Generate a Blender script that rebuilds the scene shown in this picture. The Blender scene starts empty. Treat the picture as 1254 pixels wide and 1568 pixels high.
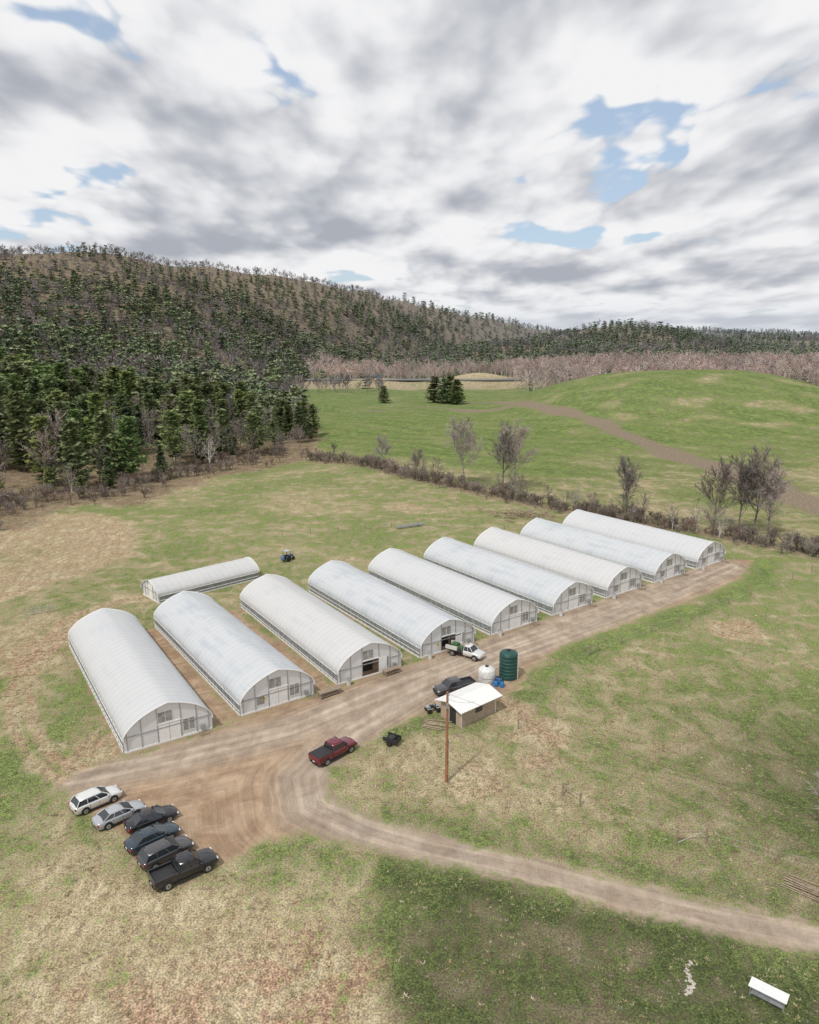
import bpy, math, random
import numpy as np
from mathutils import Vector
random.seed(7); RS=np.random.RandomState(11)
sc=bpy.context.scene
# ------------------------------------------------------------------ node helpers
class NT:
    def __init__(s,tree): s.t=tree; s.n=tree.nodes; s.l=tree.links
    def N(s,typ,ins=None,**kw):
        n=s.n.new(typ)
        for k,v in kw.items(): setattr(n,k,v)
        if ins:
            for k,v in ins.items(): s.set(n.inputs[k],v)
        return n
    def set(s,sock,v):
        if isinstance(v,bpy.types.NodeSocket): s.l.new(v,sock)
        else: sock.default_value=v
    def M(s,op,a,b=0.0,c=None,clamp=False):
        n=s.n.new('ShaderNodeMath'); n.operation=op; n.use_clamp=clamp
        s.set(n.inputs[0],a); s.set(n.inputs[1],b)
        if c is not None: s.set(n.inputs[2],c)
        return n.outputs[0]
    def noise(s,vec,scale,detail=4,rough=.55,dist=0):
        n=s.N('ShaderNodeTexNoise',{'Vector':vec,'Scale':scale,'Detail':detail,'Roughness':rough,'Distortion':dist}); return n.outputs[0]
    def n2(s,vec,scale,detail=4,rough=.55,dist=0):
        n=s.N('ShaderNodeTexNoise',noise_dimensions='2D')
        for k,v in {'Vector':vec,'Scale':scale,'Detail':detail,'Roughness':rough,'Distortion':dist}.items(): s.set(n.inputs[k],v)
        return n.outputs[0]
    def mix(s,f,a,b,bt='MIX'):
        n=s.n.new('ShaderNodeMixRGB'); n.blend_type=bt
        s.set(n.inputs[0],f); s.set(n.inputs[1],a); s.set(n.inputs[2],b); return n.outputs[0]
    def mr(s,v,a,b,c=0.,d=1.,smooth=True):
        n=s.n.new('ShaderNodeMapRange'); n.interpolation_type='SMOOTHSTEP' if smooth else 'LINEAR'; n.clamp=True
        for i,q in enumerate((v,a,b,c,d)): s.set(n.inputs[i],q)
        return n.outputs[0]
def newmat(name):
    m=bpy.data.materials.new(name); m.use_nodes=True; t=NT(m.node_tree); t.n.clear()
    out=t.N('ShaderNodeOutputMaterial'); return m,t,out
def c4(c): return (c[0],c[1],c[2],1.0)
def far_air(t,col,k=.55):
    # aerial haze painted into the colour, growing with world Y
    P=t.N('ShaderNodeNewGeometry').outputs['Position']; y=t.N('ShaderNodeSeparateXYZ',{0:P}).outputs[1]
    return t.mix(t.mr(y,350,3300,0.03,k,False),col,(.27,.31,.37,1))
def pmat(name,col,rough=.8,metal=0,var=.15,scale=3.,spec=.4,coat=0,rnd=0.,air=False):
    m,t,out=newmat(name)
    g=t.N('ShaderNodeNewGeometry').outputs['Position']
    n=t.noise(g,scale,2,.6)
    f=t.mr(n,.3,.7,1-var,1+var)
    hsv=t.N('ShaderNodeHueSaturation',{'Color':c4(col)})
    if rnd>0:
        r=t.N('ShaderNodeObjectInfo').outputs['Random']
        f=t.M('MULTIPLY',f,t.mr(r,0,1,1-rnd,1+rnd,False))
        r2=t.M('FRACT',t.M('MULTIPLY',r,7.31))
        t.set(hsv.inputs['Hue'],t.mr(r2,0,1,.5-.03*rnd/.3,.5+.02*rnd/.3,False)); t.set(hsv.inputs['Saturation'],t.mr(t.M('FRACT',t.M('MULTIPLY',r,3.3)),0,1,.65,1.2,False))
    t.set(hsv.inputs['Value'],f); cc=hsv.outputs[0]
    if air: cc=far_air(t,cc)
    if rnd>0: b=t.N('ShaderNodeBsdfDiffuse',{'Color':cc})
    else: b=t.N('ShaderNodeBsdfPrincipled',{'Base Color':cc,'Roughness':rough,'Metallic':metal,'Specular IOR Level':spec,'Coat Weight':coat,'Coat Roughness':.08})
    t.set(out.inputs[0],b.outputs[0]); return m
# ------------------------------------------------------------------ mesh builder
def mkmesh(name,V,F,mats,mi=None,smooth=False):
    me=bpy.data.meshes.new(name); me.from_pydata([tuple(v) for v in V],[],F)
    for m in mats: me.materials.append(m)
    if mi is not None: me.polygons.foreach_set('material_index',mi)
    if smooth:
        me.polygons.foreach_set('use_smooth',[True]*len(F))
        if smooth=='angle': me.set_sharp_from_angle(angle=math.radians(50))
    me.update(); return me
class MB:
    def __init__(s): s.p={}
    def part(s,name,mat,smooth=False):
        if name not in s.p: s.p[name]=[[],[],mat,smooth]
        s.c=s.p[name]; return s
    def add(s,V,F):
        o=len(s.c[0]); s.c[0]+=list(V); s.c[1]+=[tuple(i+o for i in f) for f in F]
    def box(s,x0,x1,y0,y1,z0,z1):
        V=[(x0,y0,z0),(x1,y0,z0),(x1,y1,z0),(x0,y1,z0),(x0,y0,z1),(x1,y0,z1),(x1,y1,z1),(x0,y1,z1)]
        s.add(V,[(3,2,1,0),(4,5,6,7),(0,1,5,4),(1,2,6,5),(2,3,7,6),(3,0,4,7)])
    def beam(s,a,b,r,n=6,r2=None):
        a=Vector(a);b=Vector(b);d=(b-a).normalized(); r2=r if r2 is None else r2
        u=d.cross(Vector((0,0,1)) if abs(d.z)<.9 else Vector((1,0,0))).normalized(); w=d.cross(u)
        V=[];
        for k,(q,rr) in enumerate(((a,r),(b,r2))):
            for i in range(n):
                t=2*math.pi*i/n; V.append(tuple(q+u*math.cos(t)*rr+w*math.sin(t)*rr))
        F=[(i,(i+1)%n,n+(i+1)%n,n+i) for i in range(n)]+[tuple(range(n))[::-1],tuple(range(n,2*n))]
        s.add(V,F)
    def lathe(s,prof,cx,cy,n=28):
        V=[];F=[]
        for r,z in prof:
            for i in range(n):
                t=2*math.pi*i/n; V.append((cx+r*math.cos(t),cy+r*math.sin(t),z))
        for k in range(len(prof)-1):
            for i in range(n): F.append((k*n+i,k*n+(i+1)%n,(k+1)*n+(i+1)%n,(k+1)*n+i))
        F.append(tuple(range((len(prof)-1)*n,len(prof)*n))); s.add(V,F)
    def build(s,name,loc,rot=0,scale=1):
        e=bpy.data.objects.new(name,None); sc.collection.objects.link(e); e.location=loc; e.rotation_euler=(0,0,rot); e.scale=(scale,)*3
        e.empty_display_size=.3
        for k,(V,F,m,sm) in s.p.items():
            o=bpy.data.objects.new(k,mkmesh(k,V,F,[m],smooth=sm)); sc.collection.objects.link(o); o.parent=e
        return e
# ------------------------------------------------------------------ terrain
def sines(x,y,wl,seed,n=7):
    r=np.random.RandomState(seed); o=0
    for i in range(n):
        a=r.uniform(0,2*np.pi); k=2*np.pi/(wl*r.uniform(.55,1.6)); o=o+np.sin((x*np.cos(a)+y*np.sin(a))*k+r.uniform(0,6.28))
    return o/n**.5*.7   # ~ -1..1
def segdist(x,y,P,vals=None,closed=False):
    best=np.full(np.shape(x),1e18); bv=np.zeros(np.shape(x)); P=list(P); m=len(P)
    for i in range(m if closed else m-1):
        ax,ay=P[i][:2]; bx,by=P[(i+1)%m][:2]; dx,dy=bx-ax,by-ay
        t=np.clip(((x-ax)*dx+(y-ay)*dy)/(dx*dx+dy*dy),0,1)
        d=(x-ax-t*dx)**2+(y-ay-t*dy)**2; w=d<best
        best=np.where(w,d,best)
        if vals is not None: bv=np.where(w,vals[i]+(vals[(i+1)%m]-vals[i])*t,bv)
    return (np.sqrt(best),bv) if vals is not None else np.sqrt(best)
def inside(x,y,P):
    c=np.zeros(np.shape(x),bool); m=len(P)
    for i in range(m):
        ax,ay=P[i];bx,by=P[(i+1)%m]
        if ay==by: continue
        w=((ay>y)!=(by>y))&(x<(bx-ax)*(y-ay)/(by-ay)+ax); c^=w
    return c
def sdf(x,y,P):
    d=segdist(x,y,P,closed=True); return np.where(inside(x,y,P),-d,d)
ss=lambda t:np.clip(t,0,1)**2*(3-2*np.clip(t,0,1))
def blob(x,y,cx,cy,rx,ry): return np.exp(-(((x-cx)/rx)**2+((y-cy)/ry)**2))
FOOT=[(-3600,60),(-400,150),(-135,185),(-112,215),(-80,262),(-62,300),(-62,400),(-95,600),(-40,900),(60,1300),(200,1800),(450,2350),(900,2700),(1900,2900),(3600,2900)]
MTN=FOOT+[(3600,4600),(-3600,4600)]
RIDGE=[(-3600,1200),(-800,800),(-380,790),(-190,1100),(-35,1500),(118,1900),(374,2400),(640,2900),(900,3200),(1400,3500),(1925,3500),(3600,3600)]
RZ=[200,150,130,130,117,97,62,50,66,66,50,50]
def H(x,y):
    x=np.asarray(x,float);y=np.asarray(y,float)
    m=inside(x,y,MTN); df=segdist(x,y,FOOT); dr,rz=segdist(x,y,RIDGE,RZ)
    w=df/(df+dr+1e-6); z=np.where(m,rz*(ss(w)*.45+.55*w**1.1),0)
    z=z+np.where(m,ss(df/120)*(5*sines(x,y,230,3)+1.6*sines(x,y,80,4)),0)
    z=z+25*np.exp(-(np.abs((x-158)/82)**3.4+((y-452)/82)**2))
    z=z+12*blob(x,y,275,470,62,90)
    z=z+9*ss((y-560)/220)*ss((x-70)/150)*(1-ss((y-2200)/500))
    z=z+55*blob(x,y,440,1560,190,190)+22*blob(x,y,150,1250,150,140)+26*blob(x,y,900,1900,320,200)
    emb=ss((y-658)/18)*(1-ss((y-705)/16))*ss((x+190)/40)*(1-ss((x-115)/40)); z=np.maximum(z,6.2*emb)
    z=z+9*blob(x,y,70,742,38,26)
    z=z+ss((y-215)/60)*.9*sines(x,y,70,8)*(~m)
    return z
YARD=[(72.3,148.2),(63.1,134.7),(50.3,123.9),(35.6,113.3),(25.3,105.4),(17.5,97.4),(14.6,90.3),(8.3,86.6),(1.9,83.4),(-2.1,80.2),(-6.1,75.9),(-8.0,72.0),(-8.4,68.9),(-7.1,66.1),(-4.3,64),(1.4,61.4),(10.3,57.9),(18.4,55),(25.8,52.3),(32.9,49.9),(43.1,46.4),(70,36),(70,32),(40.6,43.4),(31.2,46.8),(24.1,48.8),(17.2,51.4),(9.8,54.4),(1.3,57.0),(-4,58.8),(-7.8,60.1),(-10.4,61.1),(-12.1,60.1),(-14.7,58.3),(-17.2,56.2),(-18.5,54.6),(-23.9,57.1),(-27.9,61.6),(-33.6,64.5),(-37,68.9),(-35.5,72),(-31.9,74.2),(-23.3,80.4),(-12.6,88.7),(-1.6,97.1),(9.3,105.6),(20.8,114.3),(32.1,123.5),(43.1,132.2),(54.2,140.7),(65.4,149.2)]
LOOP=[(70,34),(43,44.7),(32.1,48.4),(25,50.4),(17.8,52.9),(10,56.2),(1.4,59),(-4.2,61.4),(-9.6,65.1),(-11.0,70.1),(-6.8,79.5),(1.1,89.4),(14,101),(30,113),(48,128),(66,144)]
LTR=[(-20,63),(-33.3,70.1),(-37.1,70.7),(-41.4,73.9),(-46.9,81.0),(-51.6,89.4),(-54.7,97.3),(-54.8,105.4),(-55.9,114.7),(-51.4,123.6),(-44,126)]
T2=[(-36,70),(-26,74),(-14,80),(-4,89),(10,101),(30,117),(60,141)]
TANL=[(-119.5,156.9),(-99.8,173.9),(-96.7,187.2),(-82.9,190.9),(-70.3,180.3),(-58.5,152.0),(-63.2,142.8),(-69.3,130.9),(-72.8,123.9),(-83.7,106.6),(-160,90)]
TREEL=[(-160,140),(-123.3,162.2),(-103.2,180.3),(-107.9,202.6),(-93.2,206.9),(-81.7,211.3),(-72.9,247.9),(-55.8,274.9),(-38.8,295.6),(-44,362.2),(-66.1,478.6),(-95.9,584.7)]
HEDGE=[(-37.1,282.5),(-15.7,260.7),(4.9,236.3),(22.1,215.9),(36.6,198.6),(54.1,183.7),(72.8,167.9),(87.9,152.0),(99.6,138.6),(130,112)]
CREEK=[(30,465.8),(64.6,440),(77.9,400),(90.8,365.3),(97.1,327.7),(104.6,290.5),(110.6,260.7),(112.6,225.6),(113.1,198.6),(118,162.2),(135,130)]
VALLEY=[(-37,283)]+HEDGE[1:]+[(400,60),(700,560),(90,650),(-101,640),(-66,478),(-44,362)]
HX,HY=-32.2,74.6; HW,HL=10.2,35.2
ROT=[-3.6,-1.8,-3.2,-2.2,-1,-.5,0,0,0]
R0=math.atan2(.6,.8)
def rect(x,y,i,a0,a1,b0,b1):
    ox,oy=HX+11.24*i,HY+8.43*i; an=R0+math.radians(ROT[i]); c,s=math.cos(an),math.sin(an)
    a=(x-ox)*c+(y-oy)*s; b=-(x-ox)*s+(y-oy)*c
    return np.maximum(np.maximum(a0-a,a-a1),np.maximum(b0-b,b-b1))
def seg(a,b,s): return list(np.arange(a,b,s))
def grow(a,b,s,g):
    o=[a];
    while o[-1]<b: o.append(o[-1]+s); s*=g
    return o
gx=seg(-75,95,.5); gx=[-v for v in grow(75,3600,1.2,1.045)][::-1][:-1]+gx+grow(95,3600,1.2,1.045)
gy=[-v for v in grow(-34,250,2,1.2)][::-1][:-1]+seg(34,165,.5)+seg(165,300,1.1)+grow(300,4600,1.5,1.028)
gx=np.array(gx);gy=np.array(gy); X,Y=np.meshgrid(gx,gy); x=X.ravel();y=Y.ravel(); z=H(x,y)
nx,ny=len(gx),len(gy)
me=bpy.data.meshes.new('ground'); me.vertices.add(nx*ny)
me.vertices.foreach_set('co',np.stack([x,y,z],1).astype(np.float32).ravel())
ii=(np.arange(ny-1)[:,None]*nx+np.arange(nx-1)[None,:]).ravel()
q=np.stack([ii,ii+1,ii+nx+1,ii+nx],1); nf=len(q)
me.loops.add(nf*4); me.loops.foreach_set('vertex_index',q.ravel().astype(np.int32))
me.polygons.add(nf); me.polygons.foreach_set('loop_start',np.arange(0,nf*4,4,dtype=np.int32)); me.polygons.foreach_set('loop_total',np.full(nf,4,np.int32))
me.polygons.foreach_set('use_smooth',np.ones(nf,bool)); me.update(calc_edges=True)
def roadsdf(x,y):
    r=sdf(x,y,YARD)
    for i in range(9): r=np.minimum(r,rect(x,y,i,-.3,HW+.3,-.8,HL+.4))
    for i in range(2): r=np.minimum(r,rect(x,y,i,HW,11.24/.8,0,HL+1)+.3)
    return np.minimum(r,rect(x,y,8,HW,HW+1.2,0,10))
road=roadsdf(x,y)
creek=segdist(x,y,CREEK)-5.0-3*ss((340-y)/60)-2.0*sines(x,y,35,5)
path=np.minimum(segdist(x,y,[(-30,470),(10,478),(30,466),(60,450)])-3,segdist(x,y,[(70,430),(55,500),(20,540)])-3)
road2=np.minimum(creek,path)
ltr=segdist(x,y,LTR); loop=segdist(x,y,LOOP); t2=segdist(x,y,T2)
track=np.minimum(np.minimum(loop,t2),40)
# zones: green fraction, lush, red, brightness
g=np.full(x.shape,.49); lu=np.full(x.shape,.25); rd=np.full(x.shape,.3); br=np.full(x.shape,1.)
val=ss(-sdf(x,y,VALLEY)/4+.5); hn=sines(x,y,45,21)
q_=ss((300-.75*x-y)/55+.3*sines(x,y,50,77)); q2=ss((x-40)/40)*ss((330-y)/90)
g=g*(1-val)+val*(1.02+.12*hn-.55*np.maximum(q_,.75*q2)); lu=lu*(1-val)+val*(1.0-.7*np.maximum(q_,.7*q2))
br=br*(1+val*.07*np.sin((x*.55+y*.83)*.42))
hillm=ss((y-300)/60)*ss((x-60)/30)*val; g=g-hillm*.5*ss((sines(x-y*.3,y*2.4,60,31)-.1)/.5)
mf=ss((y-112+.6*(x+20))/45)*(1-val); g=g+.10*mf; lu=lu+.55*mf; br=br+.04*mf
b=blob(x,y,-22,200,30,16); g=g-.22*b
tl=ss(-sdf(x,y,TANL)/5+.5); g=g*(1-tl)-.1*tl; rd=rd*(1-tl)+.6*tl
FORP=TREEL+[(-95,4500),(-3600,4500),(-3600,60)]
MOUNDP=[(-120,660),(130,660),(130,800),(-120,800)]
fo=ss((-sdf(x,y,FORP)+10*ss((-x-30)/20)*(y<300)+3*sines(x,y,22,66))/7+.5); fo=np.maximum(fo,ss((y-640)/40)*(1-ss(-sdf(x,y,MOUNDP)/10+.5))); fo=np.maximum(fo,ss((y-560)/40)*(x>130))
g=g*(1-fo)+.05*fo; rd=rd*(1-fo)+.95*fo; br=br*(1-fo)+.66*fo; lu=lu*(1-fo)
hd=ss(1-(segdist(x,y,HEDGE)-1)/4); g=g*(1-.9*hd); rd=rd+.5*hd; br=br*(1-.35*hd)
bl=ss((-x+4)/12)*ss((58-y)/6); g=g*(1-bl)+(.26+.5*ss((-x-27)/9))*bl; br=br+.08*bl
b=blob(x,y,-6,44,8,6)+blob(x,y,-20,40,8,4); g=g-.45*b; rd=rd+.9*b
bl2=blob(x,y,-42,66,7,14); g=g+.35*bl2
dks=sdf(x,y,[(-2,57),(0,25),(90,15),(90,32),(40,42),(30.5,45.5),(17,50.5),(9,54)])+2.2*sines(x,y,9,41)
dk=ss(-dks/6+.5); g=g*(1-dk)+.80*dk; br=br*(1-dk)+.52*dk; lu=lu*(1-dk)+.35*dk  # greener grass, with cloud shade darkened into its colour
dk2=blob(x,y,44,66,16,18); g=g+.22*dk2; br=br*(1-.42*dk2)  # tree shade at the right edge, darkened into the grass colour
isl=blob(x,y,3,72,9,7); g=g-.2*isl
for cx,cy,r in ((15.8,79.5,3),(14.6,73,2),(52.6,110.5,4),(7.1,69.5,2.5),(11.9,85,3),(-1.8,197,4)):
    b=ss(1.5-np.hypot(x-cx,(y-cy))/r+.35*sines(x,y,5,int(cx*10)+90)); g=g-.9*b; rd=rd+.5*b
ys=sdf(x,y,YARD)
edge=np.where((x>16)&(y>90)&(y<150),np.exp(-((ys-3)/2.5)**2),0)*(ys>0); g=g+.45*edge; lu=lu+.4*edge
edge=np.where((x>-3)&(y<90),np.exp(-((ys-1.5)/1.8)**2),0)*(ys>0); g=g+.3*edge; br=br*(1-.12*edge)
lf=blob(x,y,-44,92,9,16); g=g+.25*lf; lu=lu+.35*lf
lt=np.exp(-((ltr-1.0)/.75)**2); g=g-.8*lt; rd=rd+.5*lt
b=blob(x,y,-58,100,9,12)+blob(x,y,-36,76,5,4); g=g-.4*b; rd=rd+.6*b
emb=(y>655)&(y<715)&(x>-200)&(x<170); g=np.where(emb,.1,g); rd=np.where(emb,.35,rd)
mnd=blob(x,y,70,735,45,28); g=g-.8*mnd; br=br+.15*mnd
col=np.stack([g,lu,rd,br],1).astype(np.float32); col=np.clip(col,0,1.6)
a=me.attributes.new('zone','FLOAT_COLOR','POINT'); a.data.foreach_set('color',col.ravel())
for nm,arr in (('road',road),('road2',road2),('track',track)):
    a=me.attributes.new(nm,'FLOAT','POINT'); a.data.foreach_set('value',np.clip(arr,-60,60).astype(np.float32))
m,t,out=newmat('ground_mat')
P=t.N('ShaderNodeNewGeometry').outputs['Position']
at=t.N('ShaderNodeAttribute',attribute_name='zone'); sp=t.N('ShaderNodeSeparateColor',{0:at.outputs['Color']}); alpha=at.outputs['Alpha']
rv=t.N('ShaderNodeAttribute',attribute_name='road').outputs['Fac']; rv2=t.N('ShaderNodeAttribute',attribute_name='road2').outputs['Fac']; tv=t.N('ShaderNodeAttribute',attribute_name='track').outputs['Fac']
nA=t.n2(P,.05,3,.6); nB=t.n2(P,.28,4,.62,.4); nC=t.n2(P,1.5,4,.72); nD=t.n2(P,6,2,.75)
mp=t.N('ShaderNodeMapping',{'Vector':P,'Scale':(1,.35,1),'Rotation':(0,0,.9)}).outputs[0]; nE=t.n2(mp,.8,4,.65)
def cen(v,k): return t.M('MULTIPLY',t.M('SUBTRACT',v,.5),k)
gf=t.M('ADD',sp.outputs[0],t.M('ADD',t.M('ADD',cen(nA,1.3),cen(nB,1.9)),t.M('ADD',cen(nC,1.9),cen(nE,1.3))))
gf=t.mr(gf,.08,.98)
dry=t.mix(t.mr(nE,.35,.7),(.31,.255,.15,1),(.48,.40,.26,1))
red=t.mix(t.mr(nC,.35,.7),(.29,.185,.12,1),(.43,.295,.20,1))
dry=t.mix(t.M('MULTIPLY',sp.outputs[2],t.mr(nB,.35,.62),clamp=True),dry,red)
grn=t.mix(t.mr(nC,.3,.7),(.095,.13,.036,1),(.195,.225,.078,1))
lush=t.mix(t.mr(nB,.3,.7),(.10,.145,.040,1),(.20,.245,.078,1))
grn=t.mix(sp.outputs[1],grn,lush)
base=t.mix(gf,dry,grn)
base=t.mix(1.0,base,t.mr(nD,.25,.75,.58,1.40),'MULTIPLY'); base=t.mix(1.0,base,t.mr(nC,.3,.7,.76,1.2),'MULTIPLY')
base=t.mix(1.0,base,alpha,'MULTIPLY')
wob=t.M('ADD',cen(nB,2.8),cen(nC,2.4))
rf=t.mr(t.M('ADD',rv,wob),-1.0,.5,1,0)
rf2=t.mr(t.M('ADD',rv2,t.M('MULTIPLY',wob,2.0)),-2,2,.95,0)
dirt=t.mix(t.mr(nB,.3,.7),(.32,.215,.135,1),(.44,.32,.215,1))
grav=t.mix(t.mr(nB,.3,.7),(.33,.265,.205,1),(.43,.36,.29,1))
gfac=t.mr(t.M('ADD',tv,cen(nB,3.5)),1.0,5.5,.8,.0)
dirt=t.mix(gfac,dirt,grav)
sp2=t.N('ShaderNodeSeparateXYZ',{0:P})
stv=t.N('ShaderNodeCombineXYZ',{0:t.M('MULTIPLY',tv,1.7),1:t.M('MULTIPLY',sp2.outputs[0],.07),2:t.M('MULTIPLY',sp2.outputs[1],.07)}).outputs[0]
stn=t.noise(stv,1.0,4,.65)
rut=t.mr(t.M('ABSOLUTE',t.M('SUBTRACT',t.M('ADD',tv,cen(nB,.6)),.95)),.1,.6,1.12,.96)
dirt=t.mix(1.0,dirt,t.mr(stn,.3,.7,.82,1.15),'MULTIPLY')
dirt=t.mix(1.0,dirt,rut,'MULTIPLY'); dirt=t.mix(1.0,dirt,t.mr(nD,.25,.75,.90,1.09),'MULTIPLY'); dirt=t.mix(1.0,dirt,t.mr(nE,.3,.7,.9,1.08),'MULTIPLY')
base=t.mix(rf,base,dirt)
base=t.mix(rf2,base,t.mix(t.mr(nC,.3,.7),(.16,.12,.08,1),(.31,.25,.185,1)))
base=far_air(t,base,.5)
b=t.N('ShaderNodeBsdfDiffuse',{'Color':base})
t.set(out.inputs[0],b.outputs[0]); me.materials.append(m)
go=bpy.data.objects.new('ground',me); sc.collection.objects.link(go)
# ------------------------------------------------------------------ materials
bark=pmat('bark',(.22,.19,.16),.9,var=.3,scale=2,rnd=.2)
barkg=pmat('pale_bark',(.55,.52,.48),.9,var=.2,scale=2,rnd=.2)
twig=pmat('twigs',(.31,.265,.24),.9,var=.2,scale=.05,rnd=.35)
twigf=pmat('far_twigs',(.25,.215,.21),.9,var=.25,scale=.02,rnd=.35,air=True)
twigp=pmat('pinkish_twigs',(.49,.395,.35),.9,var=.2,scale=.03,rnd=.3)
twigr=pmat('brush_twigs',(.27,.22,.18),.9,var=.25,scale=.3,rnd=.35)
def needle(name,c1,c2,air=False):
    m,t,out=newmat(name); P=t.N('ShaderNodeNewGeometry').outputs['Position']
    r=t.N('ShaderNodeObjectInfo').outputs['Random']
    col=t.mix(t.mr(t.noise(P,.7,2,.6),.38,.62),c4(c1),c4(c2)); col=t.mix(1.0,col,t.mr(r,0,1,.7,1.4,False),'MULTIPLY')
    hs=t.N('ShaderNodeHueSaturation',{'Color':col,'Hue':t.mr(t.M('FRACT',t.M('MULTIPLY',r,5.7)),0,1,.465,.515,False),'Saturation':t.mr(t.M('FRACT',t.M('MULTIPLY',r,9.1)),0,1,.7,1.05,False)}).outputs[0]
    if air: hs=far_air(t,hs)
    d=t.N('ShaderNodeBsdfDiffuse',{'Color':hs})
    if air: t.set(out.inputs[0],d.outputs[0]); return m
    tr=t.N('ShaderNodeBsdfTranslucent',{'Color':hs})
    mx=t.N('ShaderNodeMixShader',{0:.3,1:d.outputs[0],2:tr.outputs[0]}); t.set(out.inputs[0],mx.outputs[0]); return m
needA=needle('pine_needles',(.12,.185,.07),(.26,.32,.125))
needB=needle('spruce_needles',(.09,.145,.06),(.18,.24,.10))
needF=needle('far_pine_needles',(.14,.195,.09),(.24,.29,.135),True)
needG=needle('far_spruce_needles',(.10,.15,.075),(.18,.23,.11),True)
# ------------------------------------------------------------------ trees
def conifer(name,Ht,R,whorls,nb,ncl,leaf,seed,mat,expo=.75,zb=.08,drop=.12,irr=.35,nl=4):
    r=random.Random(seed); V=[];F=[];MI=[]
    n=6
    for k,zz in enumerate((0,Ht*.97)):
        rr=Ht*.014*(1 if k==0 else .15)
        for i in range(n): V.append((rr*math.cos(i*6.283/n),rr*math.sin(i*6.283/n),zz))
    for i in range(n): F.append((i,(i+1)%n,n+(i+1)%n,n+i)); MI.append(1)
    for w in range(whorls):
        tt=zb+(1-zb)*(w+r.uniform(-.3,.3))/whorls; z0=tt*Ht
        Rz=R*max(0,(1-(tt-zb)/(1-zb)))**expo*min(1,(tt-zb)*6+.45)*r.uniform(1-irr,1+irr*.5)+.25
        a0=r.uniform(0,6.28)
        for b in range(nb):
            if r.random()<.1: continue
            a=a0+b*6.283/nb+r.uniform(-.35,.35); Lb=Rz*r.uniform(.65,1.15)
            for c in range(ncl):
                s=(c+.6)/ncl*Lb; px=math.cos(a)*s; py=math.sin(a)*s; pz=z0-drop*s+.06*s*s/max(R,1)+r.uniform(-.15,.15)
                spread=.22*Lb*(1-.4*c/ncl)+.15
                for l in range(nl):
                    cx=px+r.gauss(0,spread*.6);cy=py+r.gauss(0,spread*.6);cz=pz+r.gauss(0,.16)
                    L=leaf*r.uniform(.6,1.4); aa=a+r.uniform(-1,1); dx,dy=math.cos(aa)*L,math.sin(aa)*L; wx,wy=-dy*.45,dx*.45; up=r.uniform(-.25,.5)*L
                    o=len(V); tl=r.uniform(-.35,.35)*L
                    V+=[(cx-dx*.5-wx*.5,cy-dy*.5-wy*.5,cz-tl*.5),(cx+dx*.1+wx,cy+dy*.1+wy,cz+tl+up*.3),(cx+dx*.7,cy+dy*.7,cz+up),(cx-wx*.8,cy-wy*.8,cz-tl)]
                    F.append((o,o+3,o+2,o+1)); MI.append(0)
    o=bpy.data.objects.new(name,mkmesh(name,V,F,[mat,bark],MI)); return o
def bare(name,Ht,seed,tw=.05,n1=15,n2=7,n3=8,bk=None,tm=None,stems=1,spread=.5,up0=(.7,1.4)):
    r=random.Random(seed); V=[];F=[];MI=[]
    def tube(a,b,ra,rb,n=3):
        d=(b-a).normalized(); u=d.orthogonal().normalized(); w=d.cross(u); o=len(V)
        for q,rr in ((a,ra),(b,rb)):
            for i in range(n): V.append(tuple(q+(u*math.cos(i*6.283/n)+w*math.sin(i*6.283/n))*rr))
        for i in range(n): F.append((o+i,o+(i+1)%n,o+n+(i+1)%n,o+n+i)); MI.append(1)
    def tw_(a,b,w):
        d=(b-a); u=d.cross(Vector((r.uniform(-1,1),r.uniform(-1,1),r.uniform(-1,1)))).normalized()*w; o=len(V)
        V.extend([tuple(a-u),tuple(a+u),tuple(b)]); F.append((o,o+1,o+2)); MI.append(0)
    rv=lambda s:Vector((r.gauss(0,s),r.gauss(0,s),r.gauss(0,s)))
    for st in range(stems):
        p=Vector((r.gauss(0,.3),r.gauss(0,.3),0)) if stems>1 else Vector((0,0,0)); d=(Vector((0,0,1))+(rv(.16) if stems>1 else rv(.04))).normalized(); pts=[p]
        Hs=Ht*r.uniform(.75,1) if stems>1 else Ht; R0_=Ht*.013+.03
        for k in range(6):
            d=(d+rv(.06)).normalized(); d.z=abs(d.z); q=p+d*Hs*.9/6; tube(p,q,R0_*(1-k/6.5),R0_*(1-(k+1)/6.5),5); p=q; pts.append(p)
        for j in range(n1):
            t=.22+.78*(j+r.random())/n1; i=min(5,int(t*6)); p0=pts[i].lerp(pts[i+1],t*6-i if t<1 else 1)
            a=r.uniform(0,6.28); up=r.uniform(*up0); dd=Vector((math.cos(a),math.sin(a),up)).normalized(); L=Hs*spread*(1.05-.75*t)*r.uniform(.7,1.1)+.1*Hs
            q=p0; rr=R0_*.4*(1.15-t*.8); bp=[q]
            for k in range(3):
                dd=(dd+rv(.13)+Vector((0,0,.08))).normalized(); q2=q+dd*L/3; tube(q,q2,rr*(1-k/3.6),rr*(1-(k+1)/3.6)); q=q2; bp.append(q)
            for k2 in range(n2):
                t2=.2+.8*(k2+r.random())/n2; ii=min(2,int(t2*3)); pp=bp[ii].lerp(bp[ii+1],min(1,t2*3-ii))
                d2=(dd*.8+rv(.55)+Vector((0,0,.25))).normalized(); L2=L*.42*(1.2-t2*.6); e=pp+d2*L2; tw_(pp,e,tw*.9+.01)
                for k3 in range(n3):
                    t3=r.uniform(.15,1); s=pp.lerp(e,t3); d3=(d2*.7+rv(.5)+Vector((0,0,.2))).normalized(); tw_(s,s+d3*L2*r.uniform(.35,.75),tw)
    return bpy.data.objects.new(name,mkmesh(name,V,F,[tm or twig,bk or bark],MI))
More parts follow.
